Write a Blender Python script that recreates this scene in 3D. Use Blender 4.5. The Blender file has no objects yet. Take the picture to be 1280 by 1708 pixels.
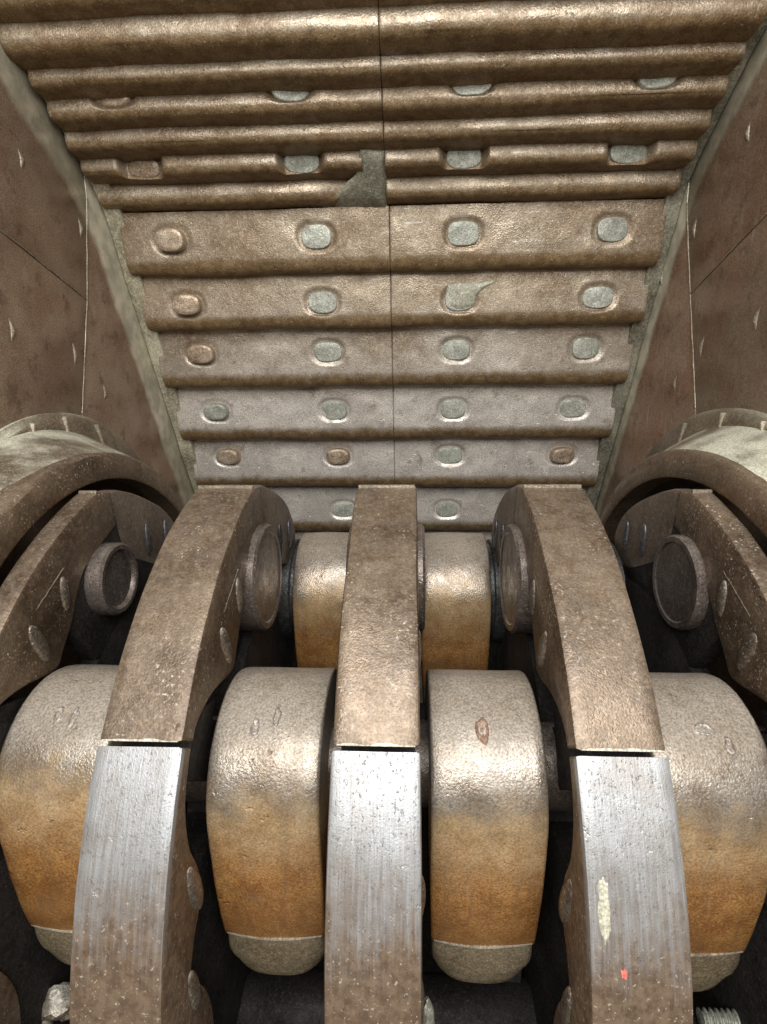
import bpy, bmesh, math, random
from mathutils import Vector, Matrix, noise

# ------------------------------------------------------------------ camera, world, light
K = 0.45                      # metres per construction unit (one rotor-disc pitch)
SC = bpy.context.scene
PITCH, YAW = math.radians(14), math.radians(2.7)
FW = Vector((0, math.cos(PITCH), -math.sin(PITCH))); UP = Vector((0, math.sin(PITCH), math.cos(PITCH))); RT = Vector((1, 0, 0))
CAMP = Vector((0.137, -3.766, 2.918))
f2 = FW * math.cos(YAW) - RT * math.sin(YAW); r2 = RT * math.cos(YAW) + FW * math.sin(YAW)
cd = bpy.data.cameras.new('camera'); cam = bpy.data.objects.new('camera', cd); SC.collection.objects.link(cam)
cam.matrix_world = Matrix(((r2.x, UP.x, -f2.x, CAMP.x * K), (r2.y, UP.y, -f2.y, CAMP.y * K), (r2.z, UP.z, -f2.z, CAMP.z * K), (0, 0, 0, 1)))
cd.sensor_fit = 'VERTICAL'; cd.sensor_height = 36; cd.lens = 36 * 900 / 1708; cd.clip_start = 0.02; cd.clip_end = 100
SC.camera = cam
wd = bpy.data.worlds.new('World'); SC.world = wd; wd.use_nodes = True
bg = wd.node_tree.nodes['Background']; bg.inputs[0].default_value = (1.0, 0.93, 0.82, 1); bg.inputs[1].default_value = 0.33

def area(name, loc, aim, sx, sy, power, col):
    l = bpy.data.lights.new(name, 'AREA'); l.shape = 'RECTANGLE'; l.size = sx; l.size_y = sy; l.energy = power; l.color = col
    o = bpy.data.objects.new(name, l); SC.collection.objects.link(o); o.location = loc
    o.rotation_euler = (Vector(aim) - Vector(loc)).to_track_quat('-Z', 'Y').to_euler(); return o
# the open inlet of the mill behind and above the photographer
area('inlet_light', (0.1, -3.5, 3.6), (0, 0.35, 1.2), 3.6, 3.0, 300, (0.95, 0.98, 1.0))
vs = SC.view_settings; vs.view_transform = 'Standard'; vs.look = 'None'; vs.exposure = 0.0; vs.gamma = 1.0; vs.use_curve_mapping = False
SC.cycles.use_denoising = True
SC.cycles.max_bounces = 6

# ------------------------------------------------------------------ helpers
C = SC.collection
rnd = random.Random(7)
def N(x, y, z, s=1.0, o=0.0): return noise.noise(Vector((x * s + o, y * s + o * 1.7, z * s - o)))
def FB(x, y, z, s=1.0, o=0.0): return N(x, y, z, s, o) * .6 + N(x, y, z, s * 2.3, o + 3) * .3 + N(x, y, z, s * 5.1, o + 9) * .15

def link(name, me, mat, parent=None, smooth=38):
    if mat is not None and not me.materials: me.materials.append(mat)
    o = bpy.data.objects.new(name, me); C.objects.link(o)
    if parent is not None:
        o.parent = parent
        if parent.type == 'EMPTY': o.matrix_parent_inverse = Matrix.Translation(-parent.location)
    return o
def mesh(name, verts, faces, lip_shade=None, smooth=38, scale=K):
    me = bpy.data.meshes.new(name)
    me.from_pydata([(v[0] * scale, v[1] * scale, v[2] * scale) for v in verts], [], faces)
    if lip_shade is not None:
        a = me.attributes.new('lip_shade', 'FLOAT', 'POINT'); a.data.foreach_set('value', lip_shade)
    bm = bmesh.new(); bm.from_mesh(me); bmesh.ops.recalc_face_normals(bm, faces=bm.faces); bm.to_mesh(me); bm.free()
    for p in me.polygons: p.use_smooth = True
    if smooth < 180: me.set_sharp_from_angle(angle=math.radians(smooth))
    return me
def tag(o, label=None, cat=None, group=None, kind=None):
    if label: o['label'] = label
    if cat: o['category'] = cat
    if group: o['group'] = group
    if kind: o['kind'] = kind
    return o
def empty(name, loc):
    o = bpy.data.objects.new(name, None); C.objects.link(o); o.location = Vector(loc) * K; o.empty_display_size = .1; return o

def resample(pts, step):
    out = [pts[0]]
    for a, b in zip(pts, pts[1:]):
        d = math.dist(a, b); n = max(1, int(math.ceil(d / step)))
        for i in range(1, n + 1):
            t = i / n; out.append(tuple(a[k] + (b[k] - a[k]) * t for k in range(len(a))))
    return out
def catmull(pts, n=6):
    out = []
    P = [pts[0]] + list(pts) + [pts[-1]]
    for i in range(1, len(P) - 2):
        p0, p1, p2, p3 = P[i - 1], P[i], P[i + 1], P[i + 2]
        for j in range(n):
            t = j / n
            out.append(tuple(.5 * (2 * p1[k] + (p2[k] - p0[k]) * t + (2 * p0[k] - 5 * p1[k] + 4 * p2[k] - p3[k]) * t * t + (3 * p1[k] - p0[k] - 3 * p2[k] + p3[k]) * t ** 3) for k in range(len(p1))))
    out.append(tuple(pts[-1])); return out
def area2(pr): return sum(pr[i][0] * pr[(i + 1) % len(pr)][1] - pr[(i + 1) % len(pr)][0] * pr[i][1] for i in range(len(pr)))
def normals2(pr):
    s = 1 if area2(pr) > 0 else -1
    out = []
    n = len(pr)
    for i in range(n):
        a, b, c = pr[i - 1], pr[i], pr[(i + 1) % n]
        t1 = (b[0] - a[0], b[1] - a[1]); t2 = (c[0] - b[0], c[1] - b[1])
        l1 = math.hypot(*t1) or 1; l2 = math.hypot(*t2) or 1
        nx = s * (t1[1] / l1 + t2[1] / l2); ny = -s * (t1[0] / l1 + t2[0] / l2)
        l = math.hypot(nx, ny) or 1; out.append((nx / l, ny / l))
    return out
def extrude(name, prof, x0, x1, nx=2, bev=.02, hook=None, lip_shade=None, smooth=38, slant=None):
    """a (y,z) outline swept along x, its two end edges rounded by bev"""
    nr = normals2(prof); n = len(prof)
    b = min(bev, abs(x1 - x0) * .3)
    xs = [(x0, b), (x0 + .3 * b, .3 * b)] + [(x0 + b + (x1 - x0 - 2 * b) * i / nx, 0) for i in range(nx + 1)] + [(x1 - .3 * b, .3 * b), (x1, b)]
    V, Fc, Wv = [], [], []
    for x, ins in xs:
        for i, (y, z) in enumerate(prof):
            p = (x, y - nr[i][0] * ins, z - nr[i][1] * ins)
            if slant: p = slant(p, x0, x1)
            if hook: p = hook(p, nr[i], i)
            V.append(p)
            if lip_shade is not None: Wv.append(lip_shade[i])
    m = len(xs)
    for k in range(m - 1):
        for i in range(n):
            j = (i + 1) % n
            Fc.append((k * n + i, k * n + j, (k + 1) * n + j, (k + 1) * n + i))
    Fc.append(tuple(range(n))); Fc.append(tuple((m - 1) * n + i for i in range(n)))
    return mesh(name, V, Fc, Wv if lip_shade is not None else None, smooth)
def lathe_x(name, prof, seg=40, smooth=38, cy=0, cz=0):
    """(x, r) outline turned about the x axis through (cy, cz)"""
    V, Fc = [], []
    for x, r in prof:
        for i in range(seg):
            a = 2 * math.pi * i / seg; V.append((x, cy + r * math.cos(a), cz + r * math.sin(a)))
    for k in range(len(prof) - 1):
        for i in range(seg):
            j = (i + 1) % seg; Fc.append((k * seg + i, k * seg + j, (k + 1) * seg + j, (k + 1) * seg + i))
    Fc.append(tuple(range(seg))); Fc.append(tuple((len(prof) - 1) * seg + i for i in range(seg)))
    return mesh(name, V, Fc, None, smooth)
def PZ(r, deg):  # rotor polar -> (y,z); 0 deg points at the photographer, 90 deg straight up
    a = math.radians(deg); return (-r * math.cos(a), r * math.sin(a))

# ------------------------------------------------------------------ materials
class NT:
    def __init__(s, name):
        s.m = bpy.data.materials.new(name); s.m.use_nodes = True; s.t = s.m.node_tree; s.n = s.t.nodes; s.b = s.n['Principled BSDF']
        s.geo = s.n.new('ShaderNodeNewGeometry'); s.tc = s.n.new('ShaderNodeTexCoord')
    def L(s, a, b): s.t.links.new(a, b)
    def val(s, sock, v):
        if hasattr(v, 'is_output'): s.L(v, sock)
        else: sock.default_value = v
    def noise(s, scale, detail=4, rough=.55, vec=None, dist=0):
        x = s.n.new('ShaderNodeTexNoise'); x.inputs['Scale'].default_value = scale; x.inputs['Detail'].default_value = detail; x.inputs['Roughness'].default_value = rough; x.inputs['Distortion'].default_value = dist
        s.L(vec or s.geo.outputs['Position'], x.inputs['Vector']); return x.outputs['Fac']
    def map(s, v, a, b, c=0., d=1., smooth=True):
        x = s.n.new('ShaderNodeMapRange'); x.interpolation_type = 'SMOOTHSTEP' if smooth else 'LINEAR'
        s.L(v, x.inputs[0])
        for i, q in enumerate((a, b, c, d)): x.inputs[1 + i].default_value = q
        return x.outputs[0]
    def math(s, op, a, b=0.):
        x = s.n.new('ShaderNodeMath'); x.operation = op; s.val(x.inputs[0], a); s.val(x.inputs[1], b); return x.outputs[0]
    def mix(s, f, a, b):
        x = s.n.new('ShaderNodeMix'); x.data_type = 'RGBA'; s.val(x.inputs[0], f)
        for k, q in ((6, a), (7, b)):
            if hasattr(q, 'is_output'): s.L(q, x.inputs[k])
            else: x.inputs[k].default_value = (*q, 1)
        return x.outputs[2]
    def scalevec(s, v, sc):
        x = s.n.new('ShaderNodeMapping'); x.inputs['Scale'].default_value = sc; s.L(v, x.inputs['Vector']); return x.outputs[0]
    def sep(s, v):
        x = s.n.new('ShaderNodeSeparateXYZ'); s.L(v, x.inputs[0]); return x.outputs
    def attr(s, name):
        x = s.n.new('ShaderNodeAttribute'); x.attribute_name = name; return x.outputs['Fac']
    def bump(s, h, dist, strength=1., prev=None):
        x = s.n.new('ShaderNodeBump'); x.inputs['Strength'].default_value = strength; x.inputs['Distance'].default_value = dist; s.L(h, x.inputs['Height'])
        if prev is not None: s.L(prev, x.inputs['Normal'])
        return x.outputs[0]
    def grain(s, col, scale=210, lo=.62, hi=1.42):
        g = s.map(s.noise(scale, 2, .6), .30, .70, lo, hi, False)
        x = s.n.new('ShaderNodeVectorMath'); x.operation = 'SCALE'; s.L(col, x.inputs[0]); s.L(g, x.inputs['Scale']); return x.outputs[0]
    def pits(s, scale, dist, prev=None):
        p = s.math('MULTIPLY', s.map(s.noise(scale, 3, .55), .64, .76), s.map(s.noise(6, 4, .6), .44, .62)); p = s.math('SUBTRACT', 1., p)
        return s.bump(p, dist, .9, prev)
    def out(s, col, metal, rough, nrm=None, spec=None):
        s.val(s.b.inputs['Metallic'], metal); s.val(s.b.inputs['Roughness'], rough)
        if hasattr(col, 'is_output'): s.L(col, s.b.inputs['Base Color'])
        else: s.b.inputs['Base Color'].default_value = (*col, 1)
        if nrm is not None: s.L(nrm, s.b.inputs['Normal'])
        if spec is not None: s.b.inputs['Specular IOR Level'].default_value = spec
        return s.m

def cast(name, c1, c2, metal=.55, r0=.34, r1=.55, dust=(.42, .37, .28), updust=.0, speck=.25, grain=230, gb=.0011, big=7, mb=.0018, dn=24, gr=(.62, 1.42)):
    m = NT(name)
    col = m.mix(m.map(m.noise(big, 7, .62), .32, .68), c1, c2)
    col = m.mix(m.math('MULTIPLY', m.map(m.noise(75, 5, .7), .42, .7), .45), col, tuple(min(1, c * 1.75) for c in c2))
    sp = m.math('MULTIPLY', m.map(m.noise(150, 3, .6), .58, .70), m.map(m.noise(8, 6, .75), .46, .60))
    d = m.math('MULTIPLY', sp, speck)
    if updust:
        nz = m.sep(m.geo.outputs['Normal'])[2]
        u = m.math('MULTIPLY', m.map(nz, .25, .95), m.map(m.noise(dn, 6, .62), .30, .62))
        d = m.math('MAXIMUM', d, m.math('MULTIPLY', u, updust))
    col = m.mix(d, col, dust)
    me = m.math('MULTIPLY', m.math('SUBTRACT', 1., d), metal)
    ro = m.math('ADD', m.math('ADD', m.map(m.noise(30, 5, .6), .3, .7, r0, r1), m.map(m.noise(6, 5, .65), .35, .65, -.08, .10)), m.math('MULTIPLY', d, .3))
    col = m.grain(col, 210, *gr)
    nb = m.bump(m.noise(34, 4, .6), mb, .7)
    nb = m.pits(55, mb * 1.6, nb)
    nb = m.bump(m.noise(grain, 2, .5), gb, .8, nb)
    return m.out(col, me, ro, nb, .15 if 'black' in name else None)

def m_plate():
    m = NT('plate_steel')
    w = m.math('ADD', m.attr('lip_shade'), m.math('MULTIPLY', m.math('SUBTRACT', m.noise(16, 6, .65), .5), .55))
    lip = m.map(w, .45, .95)  # downward lips: rust plus their dark reflection, put into the colour
    face = m.mix(m.map(m.noise(5, 6, .6), .35, .68), (.205, .138, .080), (.315, .245, .168))
    face = m.mix(m.math('MULTIPLY', m.map(m.noise(60, 4, .7), .45, .7), .4), face, (.50, .42, .32))
    rust_reflection = m.mix(m.map(m.noise(28, 5, .6), .35, .65), (.15, .088, .038), (.235, .152, .072))
    sp = m.math('MULTIPLY', m.map(m.noise(120, 3, .6), .60, .72), .5)
    pol = m.math('MULTIPLY', m.map(m.math('ADD', m.sep(m.geo.outputs['Position'])[2], m.math('MULTIPLY', m.noise(4, 4), .5)), 1.3, 1.95, 1., 0.), .88)
    face = m.mix(pol, face, (.58, .52, .455))
    sv = m.scalevec(m.geo.outputs['Position'], (7, 60, 60))
    scr = m.math('MULTIPLY', m.map(m.noise(1., 5, .6, sv), .60, .68), m.map(m.noise(5, 4, .6), .42, .62))
    face = m.mix(m.math('MULTIPLY', scr, .7), face, (.55, .51, .44))
    pk = m.math('MULTIPLY', m.map(m.noise(13, 6, .7), .55, .68), .5)
    face = m.mix(pk, face, (.17, .105, .062))
    col = m.mix(lip, face, rust_reflection); col = m.grain(m.mix(sp, col, (.50, .46, .36)), 190, .66, 1.38)
    nb = m.bump(m.noise(26, 4, .5), .0018, .8)
    nb = m.pits(48, .0022, nb)
    nb = m.bump(m.noise(185, 2, .5), .0013, .9, nb)
    return m.out(col, m.map(lip, 0, 1, .42, .22, False), m.math('ADD', m.math('ADD', m.map(m.noise(22, 4), .3, .7, -.06, .06), m.map(m.noise(4.5, 6, .65), .36, .64, .28, .54)), m.math('MULTIPLY', lip, .06)), nb)

def m_cap():   # brushed, worn rim caps: streaks follow the rim
    m = NT('brushed_rim_steel')
    xyz = m.sep(m.geo.outputs['Position'])
    ang = m.math('ARCTAN2', xyz[2], xyz[1])
    cv = m.n.new('ShaderNodeCombineXYZ'); m.L(xyz[0], cv.inputs[0]); m.L(m.math('MULTIPLY', ang, .05), cv.inputs[1])
    st = m.noise(330, 4, .6, cv.outputs[0]); st2 = m.noise(120, 3, .6, cv.outputs[0])
    base = m.mix(m.map(st, .35, .68), (.385, .375, .365), (.49, .485, .48))
    z = m.math('ADD', m.math('DIVIDE', xyz[2], K), m.math('MULTIPLY', m.math('SUBTRACT', m.noise(8, 7, .72), .5), .75))
    z = m.math('ADD', z, m.math('MULTIPLY', m.math('SUBTRACT', st2, .5), .6))
    br = m.map(z, .66, 1.16, 1., 0.)  # brown lower end: the rim's gloss reflection painted by height
    brown = m.mix(m.map(m.noise(50, 5, .65), .35, .65), (.135, .085, .052), (.225, .152, .098))
    # brown also covers the flanks, away from the worn rim
    rr = m.math('SQRT', m.math('ADD', m.math('MULTIPLY', xyz[1], xyz[1]), m.math('MULTIPLY', xyz[2], xyz[2])))
    br = m.math('MAXIMUM', br, m.map(rr, 2.285 * K, 2.31 * K, 1., 0.))
    base = m.mix(m.math('MULTIPLY', m.map(m.noise(9, 6, .7), .42, .66), .38), base, (.21, .15, .10))
    col = m.mix(br, base, brown)
    sp = m.math('MULTIPLY', m.map(m.noise(140, 3, .6), .61, .70), m.map(br, 0, 1, .15, .8))
    col = m.mix(sp, col, (.55, .48, .38))
    me = m.map(br, 0, 1, .62, .25, False)
    nb = m.bump(st, .0004, .7); nb = m.pits(50, .0012, nb)
    x1 = m.n.new('ShaderNodeMapping'); x1.inputs['Rotation'].default_value = (.3, .5, .4); x1.inputs['Scale'].default_value = (180, 180, 6); m.L(m.geo.outputs['Position'], x1.inputs['Vector'])
    nb = m.bump(m.map(m.noise(1., 3, .5, x1.outputs[0]), .62, .68), .0012, .8, nb); nb = m.bump(m.noise(240, 2), .0007, .6, nb)
    return m.out(col, me, m.math('ADD', m.map(st2, .3, .7, .38, .50), m.math('MULTIPLY', br, .08)), nb)

def m_hammer():
    m = NT('hammer_cast_iron')
    z = m.math('DIVIDE', m.sep(m.tc.outputs['Object'])[2], K)
    zz = m.math('ADD', z, m.math('MULTIPLY', m.math('SUBTRACT', m.noise(12, 7, .72), .5), .42))
    oi = m.n.new('ShaderNodeObjectInfo'); zz = m.math('ADD', zz, m.map(oi.outputs['Random'], 0, 1, -.09, .07, False))
    sv = m.scalevec(m.geo.outputs['Position'], (55, 55, 6))
    zz = m.math('ADD', zz, m.math('MULTIPLY', m.math('SUBTRACT', m.noise(1., 5, .65, sv), .5), .07))
    rust_reflection = m.map(zz, -.06, .20, 1., 0.)
    top = m.mix(m.map(m.noise(9, 6, .65), .35, .65), (.265, .205, .15), (.40, .345, .285))
    orange = m.mix(m.map(m.noise(14, 6, .65), .34, .68), (.27, .112, .030), (.43, .21, .066))
    orange = m.grain(m.mix(m.math('MULTIPLY', m.map(m.noise(130, 3, .7), .5, .7), .5), orange, (.48, .29, .12)), 230, .55, 1.45)
    orange = m.mix(m.math('MULTIPLY', m.map(m.noise(1., 5, .65, sv), .48, .68), .55), orange, (.20, .095, .04))
    orange = m.mix(m.math('MULTIPLY', m.map(m.noise(8, 6, .7), .54, .68), .6), orange, (.24, .15, .085))
    nz = m.sep(m.geo.outputs['Normal'])[2]
    du = m.math('MULTIPLY', m.map(nz, .55, .92), m.map(m.noise(40, 5, .7), .25, .6, .35, .8))
    top = m.mix(du, top, (.34, .28, .215))
    orange = m.mix(m.math('MULTIPLY', m.map(zz, -.75, -.25, 1., 0.), .55), orange, (.24, .105, .03))
    gold = m.grain(m.mix(m.map(m.noise(20, 5), .35, .65), (.40, .26, .13), (.52, .36, .20)), 230, .7, 1.3)
    col = m.mix(m.map(zz, .05, .26, 1., 0.), m.grain(top), gold)
    col = m.mix(m.map(zz, -.34, .14, 1., 0.), col, orange)  # rust orange under grey: a reflection boundary painted in by height
    me = m.math('MULTIPLY', m.map(rust_reflection, 0, 1, .60, .18, False), m.math('SUBTRACT', 1., du))
    ro = m.math('ADD', m.map(m.noise(7, 6, .65), .34, .66, .28, .48), m.math('MULTIPLY', du, .25))
    nb = m.bump(m.noise(40, 4, .5), .0014, .8); nb = m.pits(42, .003, nb); nb = m.bump(m.noise(210, 2), .0011, .9, nb)
    return m.out(col, me, ro, nb)

def m_wall():  # side liner: brown skin, scoured bare beside the breaker plates
    m = NT('side_liner_steel')
    p = m.sep(m.geo.outputs['Position'])
    Y = m.math('DIVIDE', p[1], K); Z = m.math('DIVIDE', p[2], K)
    dl = m.math('SUBTRACT', Y, m.math('ADD', 1.445 + 3.9 * .484, m.math('MULTIPLY', Z, -.484)))
    du = m.math('SUBTRACT', Y, m.math('ADD', .29 + 5.05 * 1.369, m.math('MULTIPLY', Z, -1.369)))
    d = m.math('MAXIMUM', m.math('MULTIPLY', dl, .9), m.math('MULTIPLY', du, .59))
    d = m.math('ADD', d, m.math('MULTIPLY', m.math('SUBTRACT', m.noise(7, 4, .55), .5), .16))
    lf = m.map(p[0], -.1, .1, .075, -.08, False)
    d = m.math('ADD', d, lf); ed = m.map(d, -.14, -.05)
    skin = m.mix(m.map(m.noise(5, 7, .65), .34, .66), (.205, .128, .082), (.30, .215, .145))
    skin = m.mix(m.math('MULTIPLY', m.map(m.noise(3, 5, .6), .5, .7), .6), skin, (.24, .12, .07))
    skin = m.grain(m.mix(m.math('MULTIPLY', m.map(m.noise(160, 3, .6), .62, .72), .55), skin, (.34, .27, .19)))
    sv = m.scalevec(m.geo.outputs['Position'], (40, 40, 5))
    skin = m.mix(m.math('MULTIPLY', m.math('MULTIPLY', m.map(m.noise(1., 5, .6, sv), .56, .70), m.map(m.noise(3, 4, .6), .42, .6)), .55), skin, (.36, .30, .22))
    skin = m.mix(m.math('MULTIPLY', m.map(m.noise(11, 7, .72), .55, .66), .6), skin, (.10, .062, .04))
    bare = m.mix(m.map(m.noise(18, 5), .35, .65), (.42, .38, .28), (.60, .54, .40))
    col = m.mix(ed, skin, bare)
    nb = m.bump(m.noise(20, 5, .6), .0022, .6); nb = m.bump(m.noise(200, 2), .0008, .6, nb)
    return m.out(col, .25, m.map(m.noise(5, 6, .65), .34, .66, .26, .46), nb)

M = {}
M['plate'] = m_plate(); M['cap'] = m_cap(); M['hammer'] = m_hammer(); M['wall'] = m_wall()
M['arm'] = cast('arm_cast_steel', (.098, .063, .039), (.21, .146, .094), .40, .32, .46, (.62, .55, .45), .10, .85, 230, .0010, 5, .0012, 24, (.74, 1.28))
M['dark'] = cast('shade_black_iron', (.014, .012, .011), (.032, .027, .024), .2, .5, .7, (.18, .16, .13), .0, .25)  # near-black so that the shade of the gaps sits in the colour
M['boss'] = cast('boss_iron', (.10, .075, .062), (.19, .15, .125), .55, .28, .45, (.5, .44, .36), .25, .5)
M['lug'] = cast('lug_worn_iron', (.12, .088, .062), (.25, .205, .155), .5, .26, .40, (.6, .56, .46), .8, .7)
M['tail'] = cast('tail_smooth_iron', (.12, .085, .062), (.19, .145, .105), .4, .40, .52, (.45, .40, .32), .15, .35, 230, .0004, 5, .0012)
M['collar'] = cast('collar_steel', (.06, .06, .06), (.15, .145, .14), .7, .28, .42, (.4, .38, .33), .0, .3)
M['tip'] = cast('hammer_tip_iron', (.15, .112, .064), (.22, .17, .105), .35, .42, .6, (.45, .38, .26), .0, .3)
M['bolt'] = cast('bolt_grey_dust', (.255, .25, .20), (.375, .37, .305), .35, .45, .62, (.5, .5, .43), .0, .5, 160, .0016)
M['bolt_rust'] = cast('bolt_rusty', (.25, .165, .105), (.42, .33, .235), .45, .38, .52, (.55, .5, .38), .2, .5, 160, .0014)
M['backing'] = cast('backing_grey_green', (.20, .20, .16), (.38, .37, .30), .25, .5, .7, (.5, .48, .38), .2, .5, 120, .002)
M['strip'] = cast('strip_pale_dust', (.19, .18, .13), (.38, .355, .265), .2, .45, .62, (.6, .57, .46), .2, .5, 150, .0016)
M['strip_cream'] = cast('strip_cream_dust', (.21, .18, .12), (.48, .43, .31), .2, .45, .62, (.62, .58, .46), .2, .6, 150, .0016, 6)
M['strip_olive'] = cast('strip_olive_dust', (.11, .095, .065), (.28, .26, .195), .2, .45, .62, (.5, .48, .38), .2, .6, 150, .0016, 6)
M['dustring'] = cast('ring_dusty_steel', (.15, .11, .075), (.25, .20, .14), .45, .36, .52, (.60, .57, .44), .95, .6, 230, .0011, 7, .0018, 5)
M['edge'] = cast('edge_glint_dust', (.40, .35, .27), (.58, .53, .43), .3, .4, .6, (.8, .76, .66), .0, .3)
M['crumb'] = cast('pale_dust_crust', (.34, .32, .235), (.48, .45, .34), .0, .7, .9, (.7, .68, .55), .0, .3)
M['mark'] = cast('casting_scar', (.20, .11, .075), (.30, .19, .13), .3, .4, .6, (.45, .36, .26), .0, .3)
M['scar'] = cast('grey_casting_scar', (.24, .19, .15), (.36, .31, .27), .45, .34, .5, (.45, .4, .32), .0, .3)
M['red'] = cast('red_paint_fleck', (.62, .12, .09), (.70, .20, .15), .0, .5, .6, (.7, .4, .3), .0, .1)
M['wallseam'] = cast('wall_weld', (.18, .14, .10), (.30, .25, .18), .4, .38, .5, (.5, .45, .36), .0, .4)
M['seam'] = cast('weld_seam', (.30, .25, .18), (.46, .40, .30), .4, .38, .5, (.6, .55, .44), .0, .4)

# ------------------------------------------------------------------ breaker wall (stepped plates)
XL, XR, XS = -2.45, 2.35, -0.055          # plate ends and middle seam
LOW = [(1.247, 4.33), (1.47, 3.86), (1.695, 3.392), (1.965, 2.826), (2.25, 2.237), (2.542, 1.632), (2.857, .982), (3.16, .36)]
UPP = [(-.33, 5.56), (-.11, 5.41), (.145, 5.215), (.31, 5.045), (.512, 4.938), (.688, 4.807), (.865, 4.677), (1.04, 4.545), (1.247, 4.385)]
BX = [-2.0, -.69, .615, 1.9]

# backing sheet behind the plates, down to the mill floor
def offset_line(e):
    o = []
    for k, (y, z) in enumerate([(-.6, 5.72)] + UPP[1:-1:2] + LOW[1:]): d = e + (.20 if k < 5 else .35); o.append((y + d, z + d * .55))
    return o
bl = offset_line(0); back = offset_line(.15)
prof = resample(bl + [(3.62, -.6), (3.62, -2.9)], .12) + [(3.8, -2.9), (3.8, -.6)] + list(reversed(back))
bk = link('backing_wall', extrude('backing_wall', prof, -2.6, 2.5, 60, .01, lambda p, n, i: (p[0], p[1] + .035 * FB(*p, 2.2), p[2] + .03 * FB(*p, 2.2, 5))), M['backing'])
tag(bk, kind='structure')

def end_line(e):
    return [(y + e, z + e * .55) for y, z in UPP[1:-1] + LOW]
for x0, x1 in ((-2.552, -2.40), (2.30, 2.442)):
    st_ = extrude('edge_strip', resample(end_line(.11), .08) + list(reversed(end_line(.28))), x0, x1, 4, .01, lambda p, n, i: (p[0], p[1] + .03 * FB(*p, 2.6, 8), p[2] + .03 * FB(*p, 2.6, 3)), None, 50)
    link('edge_strip', st_, M['strip_cream'] if x0 < 0 else M['strip_olive'], bk)
low = empty('breaker_wall', (-.05, 2.86, .98)); tag(low, 'stepped wall of broad steel plates with oblong bolt heads behind the rotor', 'plate wall')
upp = empty('ridged_breaker_wall', (-.05, 1.26, 4.33)); tag(upp, 'overhanging upper wall of narrow rounded steel ridges above the broad plates', 'plate wall')

def low_profile(i):
    (py, pz), (by, bz) = LOW[i - 1], LOW[i]
    h = pz - bz; R = .085 + .04 * (h > .4)
    sb = .165 + .022 * (i - 1)
    F0 = (py + sb, pz + .03)                       # tucked below the lip above
    face = [F0, (by - (by - py - sb) * .16, bz + h * .36), (by, bz + h * .245)]; R = h * .24
    n0 = len(face)
    arc = [(by + R * (.94 - math.cos(a)), bz + h * .005 + h * .24 * (1 - math.sin(a)) / .66) for a in [math.radians(q) for q in (21, 28, 36, 44, 52, 60, 68, 76, 84, 90)]]
    fr = resample(face[:1] + face[1:], .02); ar = resample([fr[-1]] + arc, .03)[1:]
    und = resample([ar[-1], (by + .30, bz + .015)], .1)[1:]
    bak = [(by + .36, bz + .05), (F0[0] + .12, pz + .03)]
    pr = fr + ar + und + bak
    wr = []
    for (y, z) in pr:
        t = (z - bz) / h
        wr.append(max(0, min(1, 1.0 - (t - .12) / .36)))  # mask of the lower lip band that gets the painted dark reflection
    for k in range(len(fr) + len(ar), len(pr)): wr[k] = 1
    return pr, wr, len(fr) + len(ar)
def upp_profile(i):
    (py, pz), (by, bz) = UPP[i - 1], UPP[i]
    h = pz - bz; ry = .095 if i > 3 else .14; rz = h * .60; cy, cz = by + ry, bz + rz - h * .07
    pw = lambda v, e: math.copysign(abs(v) ** e, v)
    ar = [(cy - ry * pw(math.cos(a), .72), cz + (rz + (.05 if a > 0 else 0)) * pw(math.sin(a), .86)) for a in [math.radians(q) for q in range(88, -91, -7)]]
    fr = resample(ar, .022); ar = []
    und = resample([fr[-1], (by + .24, bz - .02)], .08)[1:]
    bak = [(by + .28, bz + .03), (by + .24, fr[0][1])]
    pr = fr + ar + und + bak
    wr = [max(0, min(1, 1.0 - ((z - bz) / h - .08) / .6)) for (y, z) in pr]
    for k in range(len(fr) + len(ar), len(pr)): wr[k] = 1
    return pr, wr, len(fr) + len(ar)
def sell(dx, dt, a, b): return (abs(dx / a) ** 2.5 + abs(dt / b) ** 2.5) ** (1 / 2.5)
def sm(x, a, b):
    t = max(0, min(1, (x - a) / (b - a))); return t * t * (3 - 2 * t)

def bolt_mesh(kind, a, b, h, mat, dome=.25, seed=0):
    V, Fc = [], []; seg = 28
    rings = [(1.04, -.06), (1.0, h * .70), (.975, h * .90), (.91, h * 1.0), (.6, h * (1 + dome * .5)), (.3, h * (1 + dome * .7))]
    for q, (s, z) in enumerate(rings):
        for i in range(seg):
            t = 2 * math.pi * i / seg; ct, st = math.cos(t), math.sin(t)
            x = a * s * math.copysign(abs(ct) ** .76, ct); y = b * s * math.copysign(abs(st) ** .76, st)
            w = 1 + .07 * N(x * 6, y * 6, seed * 3.3, 1)
            V.append((x * w, y * w, z + .014 * N(x * 9, y * 9, seed * 2 + 1) * (q > 0)))
    V.append((0, 0, h * (1 + dome * .7)))
    for k in range(len(rings) - 1):
        for i in range(seg):
            j = (i + 1) % seg; Fc.append((k * seg + i, k * seg + j, (k + 1) * seg + j, (k + 1) * seg + i))
    for i in range(seg): Fc.append(((len(rings) - 1) * seg + i, (len(rings) - 1) * seg + (i + 1) % seg, len(V) - 1))
    me = mesh('bolt_head', V, Fc, None, 50); me.materials.append(mat); return me
FLUSH = [bolt_mesh('f', .135, .108, .012, M['bolt'], .05, s) for s in range(5)]
PALE = [bolt_mesh('q', .135, .10, .055, M['bolt'], .0, 30 + s) for s in range(4)]
PROUD = [bolt_mesh('p', .135, .10, .066, M['bolt_rust'], .0, 10 + s) for s in range(4)]

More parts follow.
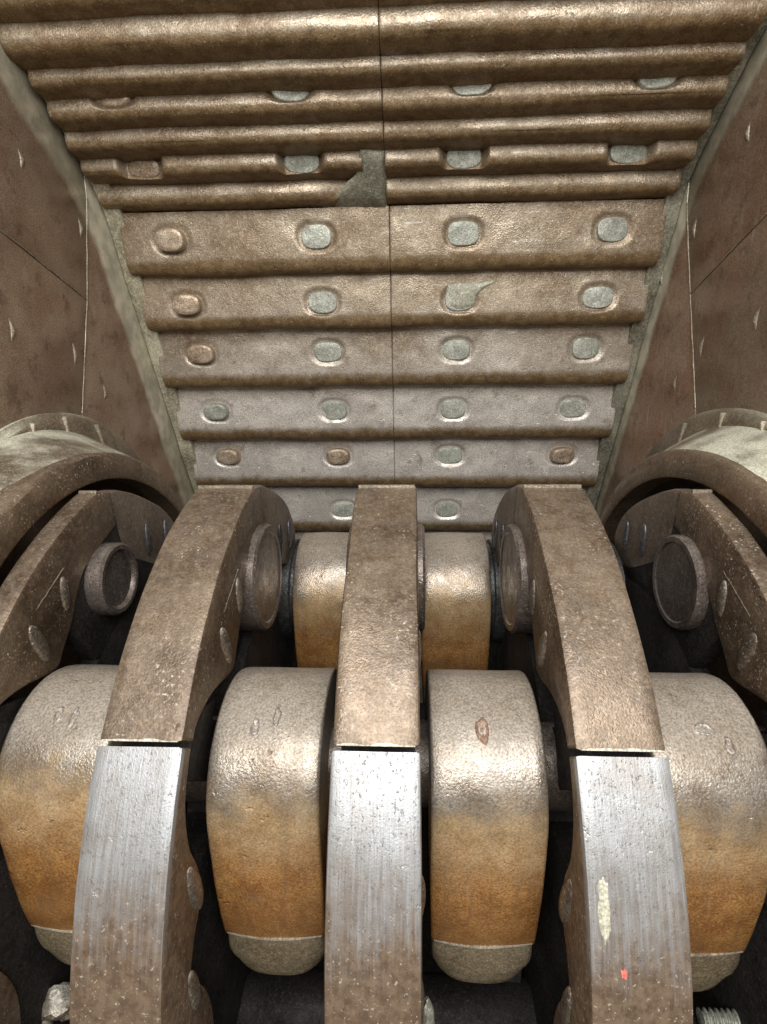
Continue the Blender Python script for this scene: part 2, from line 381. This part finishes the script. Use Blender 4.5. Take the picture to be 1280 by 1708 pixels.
def surf_at(pr, nfront, z):
    for k in range(nfront - 1):
        (y0, z0), (y1, z1) = pr[k], pr[k + 1]
        if z0 >= z >= z1:
            t = (z0 - z) / ((z0 - z1) or 1); y = y0 + (y1 - y0) * t
            nl = math.hypot(y1 - y0, z1 - z0); ny, nz = (z1 - z0) / nl, -(y1 - y0) / nl   # outward (towards -y)
            return y, (ny, nz)
    return pr[0][0], (-1, 0)

def plate(parent, pr, wr, nf, x0, x1, bolts, seed, dish, wob, slant=None, name='breaker_plate'):
    info = []
    for bx, bz in bolts:
        by, nn = surf_at(pr, nf, bz); info.append((bx, by, bz))
    def hook(p, n, i):
        x, y, z = p
        o = wob * FB(x, y, z, 1.3, seed) + wob * .35 * N(x, y, z, 7, seed)
        if i < nf:
            for bx, by, bz in info:
                d = sell(x - bx, math.copysign(math.hypot(z - bz, y - by), z - bz), dish[0], dish[1])
                if d < 1.9:
                    k_ = 1 - sm(d, dish[3], dish[4])
                    if len(dish) > 5: y += k_ * max(0, dish[5] - y)
                    else: o -= dish[2] * k_
        y += n[0] * o; z += n[1] * o
        if i >= nf - 8: z += wob * 1.3 * N(x * 1.4, seed, 0)
        return (x, y, z)
    me = extrude(name, pr, x0, x1, max(8, int((x1 - x0) / .019)), .007, hook, wr, 60, slant)
    o = link(name, me, M['plate'], parent)
    return o, info
def add_bolts(o, pr, nf, info, kinds, sink, sc=1.0):
    for (bx, by, bz), kd in zip(info, kinds):
        if kd is None: continue
        y, nn = surf_at(pr, nf, bz)
        me = (PROUD if kd == 'p' else (PALE if kd == 'q' else FLUSH))[rnd.randrange(4)]
        b = link('bolt_head', me, None, o)
        el = math.atan2(nn[1], -nn[0])
        b.rotation_euler = (math.pi / 2 - el, 0, rnd.uniform(-.16, .16)); b.location = Vector((bx, y - nn[0] * sink, bz - nn[1] * sink)) * K
        b.scale = (sc * rnd.uniform(.98, 1.06), sc * rnd.uniform(.86, .94), 1)

LOWB = {1: 4.14, 2: 3.62, 3: 3.18, 4: 2.575, 5: 2.03, 6: 1.30, 7: .66}
for i in range(1, 8):
    pr, wr, nf = low_profile(i)
    for s, (x0, x1, bx) in enumerate(((XL, XS + .022 - .0012, BX[:2]), (XS + .022 + .0012, XR, BX[2:]))):
        x0 += rnd.uniform(-.012, .012) if s == 0 else 0; x1 += rnd.uniform(-.012, .012) if s == 1 else 0
        o, info = plate(low, pr, wr, nf, x0, x1, [(b, LOWB[i]) for b in bx], i * 2.3 + s * 7, (.150, .106, .023, 1.04, 1.22), .012)
        kinds = [('p' if (s == 0 and k == 0 and i <= 5) or (i == 5 and (s == 0 or k == 1)) else 'f') for k in range(2)]
        if i == 4 and s == 0: kinds[0] = 'q'
        add_bolts(o, pr, nf, info, kinds, .013 if kinds[0] == 'f' else .012)

def taper_end(p, x0, x1):            # a ridge broken off at a slant
    x, y, z = p; t = sm(x, x1 - .5, x1)
    return (x - t * .30 * max(0, (4.50 - z) / .17), y + t * .03, z)
for i in range(1, 9):
    pr, wr, nf = upp_profile(i)
    for s, (x0, x1, bx) in enumerate(((XL - .075 - .03 * (i <= 3), XS - .0012, BX[:2]), (XS + .0012, XR, BX[2:]))):
        bolts, kinds, dish = [], [], (.15, .15, .05, 1.0, 1.4); sl = None
        if i == 5: bolts = [(b - .03, UPP[i - 1][1] + .03) for b in bx]; kinds = ['f', 'f']; dish = (.165, .11, 0, .95, 1.12, UPP[i][0] + .035)
        if i == 7: bolts = [(b - .04, UPP[i][1] + .085) for b in bx]; kinds = ['f', 'f']; dish = (.15, .22, 0, .95, 1.3, UPP[i][0] + .10)
        if s == 0 and i == 7: x1 = -.235
        if s == 0 and i == 8: x1 = -.28; sl = taper_end
        o, info = plate(upp, pr, wr, nf, x0, x1, bolts, 40 + i * 2.3 + s * 7, dish, .009 if i > 3 else .012, sl, 'ridge_plate')
        for (bx_, by_, bz_) in info:
            b = link('bolt_head', (PROUD if bx_ < -1.5 else FLUSH)[rnd.randrange(4)], None, o); b.location = Vector((bx_, dish[5] + (.045 if bx_ < -1.5 else -.012), bz_ - (.0 if i == 5 else .01))) * K
            b.rotation_euler = (math.pi / 2 + (.0 if i == 5 else .25), 0, rnd.uniform(-.08, .08)); b.scale = (1.05, .95 if i == 5 else .72, 1)

# grey dust packed in the broken corner of the ridges, and a scabbed patch round one bolt
def pack(name, outline, ysurf, parent, mat, t, seed, rings=6):
    V, Fc = [], []; n = len(outline); cx = sum(p[0] for p in outline) / n; cz = sum(p[1] for p in outline) / n
    for q in range(rings):
        f = 1 - q / (rings - .5)
        for i, (x, z) in enumerate(outline):
            j = 1 + .10 * N(i * .7, seed, q * .3); px, pz_ = cx + (x - cx) * f * j, cz + (z - cz) * f * j
            V.append((px, ysurf(pz_) - (t * (1 - f ** 3) if q else -.04) + .25 * t * FB(px, 0, pz_, 7, seed), pz_))
    for q in range(rings - 1):
        for i in range(n): Fc.append((q * n + i, q * n + (i + 1) % n, (q + 1) * n + (i + 1) % n, (q + 1) * n + i))
    Fc.append(tuple((rings - 1) * n + i for i in range(n)))
    return link(name, mesh(name, V, Fc, None, 60), mat, parent)
ol = resample([(-.62, 4.37), (-.05, 4.34), (-.045, 4.66), (-.24, 4.68), (-.30, 4.54), (-.62, 4.37)], .05)[:-1]
pack('packed_dust', ol, lambda z: 1.262 + (4.38 - z) * 1.25 + .10, upp, M['strip'], .05, 4)
pr2, _, nf2 = low_profile(2)
ol = resample([(.46, 3.78), (1.0, 3.80), (.86, 3.72), (.78, 3.66), (.76, 3.54), (.62, 3.50), (.50, 3.55), (.47, 3.66), (.46, 3.78)], .04)[:-1]
pack('scab_patch', ol, lambda z: surf_at(pr2, nf2, z)[0] + .004, low, M['strip'], .016, 9)

# ------------------------------------------------------------------ side walls with liner plates and slots
def panel(name, poly, x, thick, sign, bev=.012):
    """flat liner plate: (y,z) outline at wall plane x, facing inwards"""
    xi = x - sign * thick
    return extrude(name, resample(poly + [poly[0]], .15)[:-1], min(x, xi), max(x, xi), 1, bev, None, None, 30)
def bar_yz(name, a, b, x, w, t, seed):
    """thin rounded bead from a to b on the wall plane x"""
    n = 24; V, Fc = [], []
    dx, dz = b[0] - a[0], b[1] - a[1]; l = math.hypot(dx, dz); nx, nz = -dz / l, dx / l
    for k in range(n + 1):
        f = k / n; y, z = a[0] + dx * f, a[1] + dz * f
        ww = w * (1 + .5 * N(k * .5, seed, 0)); tt = t * (1 + .4 * N(k * .7, seed, 4)); o = .006 * N(k * .3, seed, 9)
        for q in range(6):
            an = math.pi * q / 5
            V.append((x + tt * math.sin(an), y + nx * (ww * math.cos(an) + o), z + nz * (ww * math.cos(an) + o)))
    for k in range(n):
        for q in range(5): Fc.append((k * 6 + q, k * 6 + q + 1, (k + 1) * 6 + q + 1, (k + 1) * 6 + q))
        Fc.append((k * 6 + 5, k * 6, (k + 1) * 6, (k + 1) * 6 + 5))
    Fc.append(tuple(range(6))); Fc.append(tuple(n * 6 + q for q in range(6)))
    return mesh(name, V, Fc, None, 50)
def lens(name, seed):   # a bright ground slot plug, long in z
    V, Fc = [], []; n = 12
    for k in range(n + 1):
        f = k / n; w = .011 * math.sin(math.pi * min(.97, max(.03, f))) ** .6; bend = .012 * math.sin(math.pi * f)
        for q in range(5):
            a = math.pi * q / 4; V.append((.016 * math.sin(a) * math.sin(math.pi * min(.97, max(.03, f))), w * math.cos(a) + bend + .004 * N(k, q, seed), (f - .5) * .20))
    for k in range(n):
        for q in range(4): Fc.append((k * 5 + q, k * 5 + q + 1, (k + 1) * 5 + q + 1, (k + 1) * 5 + q))
    return mesh(name, V, Fc, None, 60)
LENS = [lens('slot_plug', s) for s in range(3)]
for m_ in LENS: m_.materials.append(M['wallseam'])

def side_wall(sign, X, seamy, slots, label):
    e = empty('side_wall', (X, 0, -2.9)); tag(e, label, 'wall')
    g = .003
    A, B, Cc, D = seamy                                    # diagonal start, junction, top of upright seam, its foot
    rear_top = (1.75, 5.9)
    up_p = [(-1.2, A[1] + (A[1] - B[1]) / (B[0] - A[0]) * (-(-1.2) + A[0]) + g), (B[0] - g, B[1] + g * 2), (Cc[0] - g, Cc[1]), (Cc[0] + .06, 5.9), (-1.2, 5.9)]
    lo_p = [(-1.2, up_p[0][1] - 2 * g), (-1.2, -2.9), (D[0] - .55, -2.9), (D[0] - g, D[1]), (B[0] - g, B[1] - g)]
    re_p = [(Cc[0] + g + .06, 5.9), (Cc[0] + g, Cc[1]), (B[0] + g, B[1]), (D[0] + g, D[1]), (D[0] - .55 + g, -2.9), (3.6, -2.9), (3.6, 5.9)]
    ob = [link('liner_plate', panel('liner_plate', p, X, .08, -sign), M['wall'], e) for p in (up_p, lo_p, re_p)]
    xi = X - sign * 0.0
    back_p = [(-1.2, -2.9), (3.7, -2.9), (3.7, 6.0), (-1.2, 6.0)]
    link('shell_plate', panel('shell_plate', back_p, X + sign * .09, .05, -sign), M['dark'], e)
    for a, b in ((A, B), (Cc, B), (B, D)): link('weld_bead', bar_yz('weld_bead', a, b, X, .006, -sign * .006, a[0] * 5 + sign), M['wallseam'], e)
    for k, (y, z, w) in enumerate(slots):
        s = link('slot_plug', LENS[k % 3], None, ob[w]); s.location = Vector((X, y, z)) * K; s.scale = (-sign, 1.5, .62 + .25 * ((k * 7) % 3) / 2)
        s.rotation_euler = (rnd.uniform(-.12, .12), 0, 0)
    return e
side_wall(-1, -2.56, ((-.05, 3.92), (.94, 3.58), (1.14, 4.41), (.64, 2.66)), [(.34, 4.42, 0), (-.04, 3.26, 1), (.64, 3.13, 1), (1.01, 2.82, 2), (.97, 4.14, 0)], 'brown steel housing wall at left with a cream scoured edge beside the plates')
side_wall(1, 2.45, ((.2, 3.92), (1.09, 3.56), (1.33, 4.30), (.78, 2.65)), [(.53, 4.51, 0), (.13, 3.27, 1), (.79, 3.12, 1), (1.16, 2.84, 2), (1.13, 4.06, 0), (1.65, 3.79, 2)], 'dark brown steel housing wall at right with one thin diagonal seam')

def wear_ring(sign, lo, up, wl, Xr, Xw, label):
    e = empty('wear_ring', (Xw, lo[0], lo[1])); tag(e, label, 'ring')
    seg = 96; a0, a1 = math.radians(-30), math.radians(215)
    def sweep(name, rows, mat, amp=.006):
        V, Fc = [], []; m = len(rows)
        for k in range(seg + 1):
            a = a0 + (a1 - a0) * k / seg
            for q, (x, cy, cz, R) in enumerate(rows):
                y, z = cy - R * math.cos(a), cz + R * math.sin(a); o = amp * FB(x, y, z, 2.5, q)
                V.append((x + o, y, z + o))
        for k in range(seg):
            for q in range(m):
                Fc.append((k * m + q, k * m + (q + 1) % m, (k + 1) * m + (q + 1) % m, (k + 1) * m + q))
        Fc.append(tuple(range(m))); Fc.append(tuple(seg * m + q for q in range(m)))
        return link(name, mesh(name, V, Fc, None, 42), mat, e)
    s = sign
    lip = sweep('lip', [(Xr, lo[0], lo[1], lo[2]), (Xr - s * .012, lo[0], lo[1], lo[2] + .02), (Xr - s * .0, up[0], up[1], up[2] - .02), (Xr + s * .02, up[0], up[1], up[2]), (Xr + s * .16, up[0], up[1], up[2] - .01), (Xr + s * .16, lo[0], lo[1], lo[2])], M['arm'])
    mid = [up[k] * .45 + wl[k] * .55 for k in range(3)]
    fl = sweep('flange', [(Xr + s * .05, up[0], up[1], up[2] - .015), (Xr + s * .13, up[0] * .7 + mid[0] * .3, up[1] * .7 + mid[1] * .3, up[2] * .7 + mid[2] * .3 - .02), (Xw - s * .055, mid[0], mid[1], mid[2] - .0), (Xw - s * .035, wl[0], wl[1], wl[2] - .03), (Xw - s * .012, wl[0], wl[1], wl[2]), (Xw + s * .02, wl[0], wl[1], wl[2]), (Xw + s * .02, lo[0], lo[1], lo[2])], M['dustring'])
    for k, dg in enumerate((28, 40, 52, 66, 80, 94, 110)):
        a = math.radians(dg); R = wl[2] - .12
        nb = link('rib_tooth', extrude('rib_tooth', [(-.014, -.11), (.014, -.11), (.010, .09), (-.010, .09)], -.02, .02, 1, .006), M['seam'], fl)
        nb.location = Vector((Xw - s * .045, wl[0] - R * math.cos(a), wl[1] + R * math.sin(a))) * K; nb.rotation_euler = (math.pi / 2 - a if False else a - math.pi / 2, 0, 0)
    return e
wear_ring(-1, (-.31, .53, 1.73), (-.34, .67, 1.78), (.2, .98, 1.71), -1.965, -2.55, 'dust covered curved ring bulging from the left housing wall')
wear_ring(1, (-.29, .30, 1.95), (-.26, .5, 1.94), (.16, .58, 2.10), 1.965, 2.45, 'dusty curved ring bulging from the right housing wall')

fl = link('mill_floor', extrude('mill_floor', [(-3.2, -2.95), (3.7, -2.95), (3.7, -3.05), (-3.2, -3.05)], -2.7, 2.7, 8, .01), M['dark']); tag(fl, kind='structure')

# ------------------------------------------------------------------ rotor
rotor = empty('rotor', (0, 0, 0)); tag(rotor, 'heavy rotor of five curved rim discs on one shaft, lower rims brushed bright', 'rotor')
link('shaft', lathe_x('shaft', [(-2.44, .30), (-2.44, .34), (-1.9, .36), (1.9, .36), (2.40, .34), (2.40, .30)], 48), M['dark'], rotor)
PINF, PINR = (-1.26, .90), (.55, 1.16)
for (py, pz), nm in ((PINF, 0), (PINR, 1), (PZ(1.58, -40), 2)):
    link('hammer_pin', lathe_x('hammer_pin', [(-2.18, .17), (-2.16, .215), (2.16, .215), (2.18, .17)], 32, cy=py, cz=pz), M['boss'] if nm == 0 else (M['collar'] if nm == 1 else M['dark']), rotor)

UPC = [PZ(2.33, 38.1 + k * 1.6) for k in range(25)] + [PZ(2.325, 77.2), PZ(2.285, 79.9)]
UPC += catmull([PZ(2.04, 79.7), PZ(2.01, 72), PZ(1.99, 67), PZ(1.93, 63), PZ(1.86, 59), PZ(1.82, 54), PZ(1.80, 50.5), PZ(1.87, 48), PZ(1.96, 46.2), PZ(2.06, 44), PZ(2.13, 42), PZ(2.18, 40), PZ(2.19, 38.1)], 4)
REAR = [PZ(2.280, 80.15), PZ(2.262, 82)] + catmull([PZ(2.25, 83), PZ(2.17, 88), PZ(2.08, 94), PZ(1.99, 100), PZ(1.88, 106), PZ(1.75, 110), PZ(1.62, 108.5), PZ(1.52, 103), PZ(1.52, 98), PZ(1.575, 92), PZ(1.64, 87.5), PZ(1.75, 82), PZ(1.88, 80.2), PZ(2.035, 80.0)], 4)
LOC = [PZ(2.325, 37.55 - k * 1.8) for k in range(42)]
LOC += catmull([PZ(1.9, -38.2), PZ(1.86, -25), PZ(1.9, -12), PZ(1.84, -2), PZ(1.9, 5), PZ(2.03, 10), PZ(2.0, 14.5), PZ(1.93, 18.5), PZ(1.97, 22.7), PZ(2.11, 27), PZ(2.2, 32), PZ(2.22, 37.55)], 4)
HW = .183
def cap_hook(seed, amp):
    def h(p, n, i):
        x, y, z = p; o = amp * FB(x, y, z, 2.2, seed); return (x + amp * .5 * N(x, y, z, 3, seed + 5), y + n[0] * o, z + n[1] * o)
    return h
BOSS = lathe_x('pin_boss', [(-.12, .345), (.035, .345), (.05, .33), (.05, .295), (.042, .285), (.040, .1), (.038, .02)], 40)
BOSS.materials.append(M['boss'])
TUBE = lathe_x('pin_tube', [(-.12, .235), (.075, .235), (.09, .22), (.09, .195), (.08, .185), (.062, .178), (.060, .02)], 40); TUBE.materials.append(M['boss'])
def dome(seed, sx=.024, sy=.046, sz=.135):
    bm = bmesh.new(); bmesh.ops.create_uvsphere(bm, u_segments=14, v_segments=9, radius=1)
    V = [(v.co.x * sx * (1 + .2 * N(*v.co, 1.5, seed)), v.co.y * sy * (1 + .2 * N(*v.co, 1.5, seed + 2)), v.co.z * sz) for v in bm.verts]
    Fc = [tuple(v.index for v in f.verts) for f in bm.faces]; bm.free(); return mesh('lug', V, Fc, None, 60)
LUG = [dome(s) for s in range(4)]
for m_ in LUG: m_.materials.append(M['lug'])
SLOT = dome(9, .022, .035, .13); SLOT.materials.append(M['collar'])

for k in range(-2, 3):
    xc = float(k); hw = HW; q_ = 1.0
    if abs(k) == 2: xc = 1.888 * k / 2; hw = .068; q_ = .985       # end discs are thin and run inside the wall rings
    sc_ = lambda P: [(a * q_, b * q_) for a, b in P]
    d = link('rotor_disc', extrude('rotor_disc', [PZ(2.12 if a in (36, 40) else (1.95 if (a < 22 or a > 330) else 1.42), a) for a in range(0, 360, 4)], xc - min(.11, hw - .01), xc + min(.11, hw - .01), 1, .02), M['dark'], rotor)  # teeth under the cap joint are added to darken its slot
    up = link('arm_cap', extrude('arm_cap', sc_(UPC), xc - hw, xc + hw, 8, .022, cap_hook(k * 3.1, .010), None, 30), M['arm'], d); up['label'] = 'brown speckled upper rim segment'
    re = link('tail_cap', extrude('tail_cap', sc_(REAR), xc - hw + .004, xc + hw - .004, 4, .03, cap_hook(k * 2.2 + 9, .008), None, 30), M['tail'], d); re['label'] = 'smooth dark rounded tail segment of the rim'
    lo = link('rim_cap', extrude('rim_cap', sc_(LOC), xc - hw - .004, xc + hw + .004, 8, .016, cap_hook(k * 3.1 + 50, .006), None, 30), M['cap'], d); lo['label'] = 'bright brushed lower rim segment'
    link('web', extrude('web', [PZ(1.2, 58), PZ(1.95, 57), PZ(2.1, 66), PZ(2.1, 84), PZ(1.75, 104), PZ(1.2, 100)], xc - .055, xc + .055, 1, .02), M['dark'], d)
    link('dark_slot_block', extrude('dark_slot_block', sc_([PZ(1.9, 33), PZ(2.17, 34), PZ(2.17, 41.5), PZ(1.95, 44)]), xc - hw + .02, xc + hw - .02, 1, .01), M['dark'], d)  # black block added to keep the slot between the caps dark
    # pale strip painting edge highlight and dust on the arm cap's lower lip
    V, Fc = [], []; n = 40
    for q in range(n + 1):
        x = xc - hw + .02 + (2 * hw - .04) * q / n; w = .10 + .20 * max(0, 1 + 2.2 * N(x * 12, k, 0)) * (1 - (2 * q / n - 1) ** 6)
        for r_, a_ in ((2.327, 38.02), (2.338, 38.05), (2.339, 38.1 + .55 * w), (2.326, 38.1 + .62 * w)): V.append((x, *PZ(r_ * q_, a_)))
    for q in range(n):
        for j in range(4): Fc.append((q * 4 + j, q * 4 + (j + 1) % 4, (q + 1) * 4 + (j + 1) % 4, (q + 1) * 4 + j))
    Fc += [(0, 1, 2, 3), (n * 4, n * 4 + 1, n * 4 + 2, n * 4 + 3)]
    link('edge_glint', mesh('edge_glint', V, Fc, None, 30), M['edge'], d)
    # thin ridge line below the crest
    link('crest_bead', extrude('crest_bead', sc_([PZ(2.325, 76.6), PZ(2.342, 76.75), PZ(2.342, 77.05), PZ(2.32, 77.3)]), xc - hw + .01, xc + hw - .01, 12, .006), M['wallseam'], d)
    for s in ((-1, 1) if k == 0 else ((1,) if k < 0 else (-1,))):
        fx = xc + s * hw
        b = link('pin_boss', TUBE if k == -2 else BOSS, None, d); b.location = Vector((fx, -.55 if abs(k) == 2 else -.5, 1.67)) * K; b.scale = (s, 1, 1) if k != 2 else (s, .85, .85)
        lugs = [(2.0, 51.5, 1, 20), (2.0, 60.5, .8, 0), (2.02, 21.0, 1.15, 15), (2.02, 8.2, 1, 10)]
        for q, (r_, a_, sc, tl) in enumerate(lugs):
            l = link('lug', LUG[q], None, d); y, z = PZ(r_, a_); l.location = Vector((fx, y, z)) * K; l.scale = (sc, sc, sc); l.rotation_euler = (math.radians(tl), 0, 0)
        for r_, a_ in ((1.76, 91), (1.74, 101)):
            l = link('slot', SLOT, None, d); y, z = PZ(r_, a_); l.location = Vector((fx, y, z)) * K
        # recess lip line beside the boss
        link('edge_line', bar_yz('edge_line', PZ(2.14, 55), PZ(2.12, 63), fx, .004, s * .004, k), M['wallseam'], d)
    for s in (-1, 1):
        if (k == -2 and s < 0) or (k == 2 and s > 0): continue
        c = link('collar', lathe_x('collar', [(xc + s * .10, .43), (xc + s * .19, .43), (xc + s * .20, .40), (xc + s * .225, .40), (xc + s * .235, .37)], 40, cy=PINR[0], cz=PINR[1]), M['collar'], d)
    if k == 1:
        def patch(nm, mat, x, deg, w, h, t, seed):
            V, Fc = [], []; n = 22
            for ring, (s_, tt) in enumerate(((1, -.002), (.9, t), (.45, t * 1.2))):
                for q in range(n):
                    a = 2 * math.pi * q / n; j = 1 + .45 * N(math.cos(a) * 1.5, math.sin(a) * 1.5, seed) + .3 * N(math.cos(a) * 4, math.sin(a) * 4, seed + 4)
                    px = x + w * s_ * j * math.cos(a); y, z = PZ(2.325 + tt, deg + h * s_ * j * math.sin(a)); V.append((px, y, z))
            for r_ in range(2):
                for q in range(n): Fc.append((r_ * n + q, r_ * n + (q + 1) % n, (r_ + 1) * n + (q + 1) % n, (r_ + 1) * n + q))
            Fc.append(tuple(2 * n + q for q in range(n))); link(nm, mesh(nm, V, Fc, None, 60), mat, d)
        patch('dust_crust', M['crumb'], .873, 24.2, .026, 2.8, .004, 1)
        patch('paint_fleck', M['red'], .935, 19.1, .014, .42, .004, 3)

# ------------------------------------------------------------------ hammers (each swings on its own pin)
def hammer_meshes():
    R = .485
    body = [(-R * math.cos(a), R * math.sin(a)) for a in [math.radians(q) for q in range(-6, 187, 6)]]
    body = body + resample([(.485, -.1), (.465, -.42), (.44, -.685)], .08) + resample([(.40, -.70), (-.40, -.70)], .1) + resample([(-.425, -.685), (-.45, -.55), (-.473, -.33), (-.483, -.1)], .06)
    def hk(p, n, i):
        x, y, z = p; w = 1 - .03 * sm(-z, .25, .70)
        crown = .012 * (1 - (x / .256) ** 2)
        o = crown * (1 if n[0] < .2 else 0) + .008 * FB(x, y, z, 3)
        return (x * w, y + n[0] * o, z + n[1] * o)
    b = extrude('body', body, -.264, .264, 14, .016, hk, None, 45)
    tip = resample([(-.415, -.64), (-.42, -.74), (-.417, -.86), (-.395, -.97), (-.33, -1.05), (-.15, -1.09), (.15, -1.09), (.32, -.97), (.41, -.79), (.42, -.64)], .05) + [(.2, -.64), (-.2, -.64)]
    def hk2(p, n, i):
        x, y, z = p; u = x / .25; w = 1 - .05 * sm(-z, .80, 1.08)
        return (x * w, y + n[0] * .014 * (1 - u * u) + .05 * sm(-z, .75, 1.05) * u ** 4 * (1 if y < 0 else -1), z + .10 * abs(u) ** 3 * sm(-z, .76, 1.05) + .004 * N(x, y, z, 5))
    t = extrude('tip', tip, -.250, .250, 18, .03, hk2, None, 45)
    rim = [(-.428, -.690), (-.430, -.697), (-.428, -.704), (-.40, -.706), (-.39, -.69)]
    def hk3(p, n, i):
        x, y, z = p; u = x / .243; return (x, y - .012 * (1 - u * u), z + .025 * u * u + .006 * N(x * 4, 2, 3))
    r = extrude('parting_edge', rim, -.243, .243, 24, .006, hk3, None, 45)
    return b, t, r
HB, HT, HR = hammer_meshes()
for me_, mt in ((HB, 'hammer'), (HT, 'tip'), (HR, 'seam')): me_.materials.append(M[mt])
def scar(seed, sx, sz):
    V, Fc = [], []; n = 20; prof = [(1.15, -.006), (.9, .004), (.72, .006), (.5, -.001), (.2, .001)]
    for j, (r_, h_) in enumerate(prof):
        for q in range(n):
            a = 2 * math.pi * q / n; rr = r_ * (1 + .35 * N(math.cos(a) * 1.3, math.sin(a) * 1.3, seed) + .1 * N(q, j, seed, .9)); V.append((sx * math.cos(a) * rr, -h_, sz * math.sin(a) * rr))
    for j in range(len(prof) - 1):
        for q in range(n): Fc.append((j * n + q, j * n + (q + 1) % n, (j + 1) * n + (q + 1) % n, (j + 1) * n + q))
    Fc.append(tuple((len(prof) - 1) * n + q for q in range(n)))
    return mesh('casting_mark', V, Fc, None, 60)
SCARS = [scar(1, .022, .042), scar(2, .02, .05), scar(3, .034, .056), scar(5, .05, .03)]
for q, s_ in enumerate(SCARS): s_.materials.append(M['mark'] if q == 2 else M['scar'])
def hammer(x, pin, label, group, marks):
    e = empty('swing_hammer', (x, pin[0], pin[1])); tag(e, label, 'hammer', group)
    for nm, me in (('body', HB), ('tip', HT), ('parting_edge', HR)):
        o = bpy.data.objects.new(nm, me); C.objects.link(o); o.parent = e
    for sc, dx, ang in marks:
        o = bpy.data.objects.new('casting_mark', SCARS[sc]); C.objects.link(o); o.parent = e
        a = math.radians(ang); rr = .485 + .012 * (1 - (dx / .256) ** 2)
        o.location = Vector((dx, -rr * math.cos(a), rr * math.sin(a))) * K; o.rotation_euler = (a * -1, 0, 0)
G = 'swing hammers hanging between the rotor discs'
hammer(-.535, PINF, 'rust-orange hammer just left of the central rim, its two scars small and grey', G, [(0, -.06, 55), (1, .035, 60)])
hammer(.5, PINF, 'rust-orange hammer just right of the central rim with one red-brown oval scar', G, [(2, -.02, 56)])
hammer(-1.55, PINF, 'rust-orange hammer cut off by the left edge of the photo', G, [(0, -.03, 60), (1, .05, 58)])
hammer(1.5, PINF, 'dark-topped rust-orange hammer cut off by the right edge of the photo', G, [(3, 0, 58), (0, .09, 50)])
GR = 'smaller looking hammers of the far row'
hammer(-.5, PINR, 'far brown hammer half hidden behind the left side of the central rim', GR, [])
hammer(.5, PINR, 'far brown hammer in the gap right of the central rim', GR, [])

# ------------------------------------------------------------------ loose bits caught under the hammers
def rock(name, seed, loc, sc, rot, mat, label, cat):
    bm = bmesh.new(); bmesh.ops.create_icosphere(bm, subdivisions=3, radius=1)
    V = []
    for v in bm.verts:
        c = v.co; k = 1 + .35 * N(*c, 1.2, seed) + .15 * N(*c, 3.5, seed); V.append((c.x * sc[0] * k, c.y * sc[1] * k, c.z * sc[2] * k))
    Fc = [tuple(v.index for v in f.verts) for f in bm.faces]; bm.free()
    o = link(name, mesh(name, V, Fc, None, 28), mat); o.location = Vector(loc) * K; o.rotation_euler = rot; return tag(o, label, cat)
rock('shard', 8, (.218, -2.02, .18), (.03, .05, .13), (0, 0, 0), M['bolt'], 'grey crusted lump at the foot of the central rim', 'shard')
rock('shard', 13, (-1.78, -1.62, -.40), (.10, .08, .09), (.3, .5, .2), M['lug'], 'grey chunk under the hammer at the left edge', 'shard')
for q, (x, y, z, sx, lab) in enumerate(((-1.92, -1.68, -.50, .11, 'brown scrap in the bottom left corner'), (1.93, -1.66, -.52, .10, 'dark scrap in the bottom right corner'))):
    rock('scrap', 20 + q * 3, (x, y, z), (sx, sx * .7, sx * 1.3), (q * .4, q * .7, q), M['lug'] if q == 0 else M['boss'], lab, 'scrap')
V, Fc = [], []; n, seg = 90, 16          # threaded stud
for k in range(n + 1):
    for q in range(seg):
        a = 2 * math.pi * q / seg; r = .045 + .009 * math.cos(2 * math.pi * (k / 9.0) + a); V.append((-.15 + .3 * k / n, r * math.cos(a), r * math.sin(a)))
for k in range(n):
    for q in range(seg): Fc.append((k * seg + q, k * seg + (q + 1) % seg, (k + 1) * seg + (q + 1) % seg, (k + 1) * seg + q))
Fc += [tuple(range(seg)), tuple(n * seg + q for q in range(seg))]
st = empty('threaded_stud', (1.80, -1.62, -.33)); tag(st, 'grey threaded stud with a nut under the hammer at the right edge', 'bolt')
o = bpy.data.objects.new('thread', mesh('thread', V, Fc, None, 60)); o.data.materials.append(M['bolt']); C.objects.link(o); o.parent = st
o = bpy.data.objects.new('nut', extrude('nut', [(.105 * math.cos(math.radians(60 * q + 10)), .105 * math.sin(math.radians(60 * q + 10))) for q in range(6)], .05, .16, 1, .012)); o.data.materials.append(M['bolt']); C.objects.link(o); o.parent = st
for x, y, z, lab in ((-.72, -1.08, -1.0, 'dark upright grate bar below the hammer left of centre'), (.79, -1.08, -1.0, 'dark upright grate bar below the hammer right of centre')):
    b = link('grate_bar', extrude('grate_bar', resample([(-.05, -1.9), (.05, -1.9), (.05, .36), (0, .40), (-.05, .36), (-.05, -1.9)], .1)[:-1], -.06, .06, 2, .012), M['collar']); b.location = Vector((x, y, z)) * K; tag(b, lab, 'grate bar')
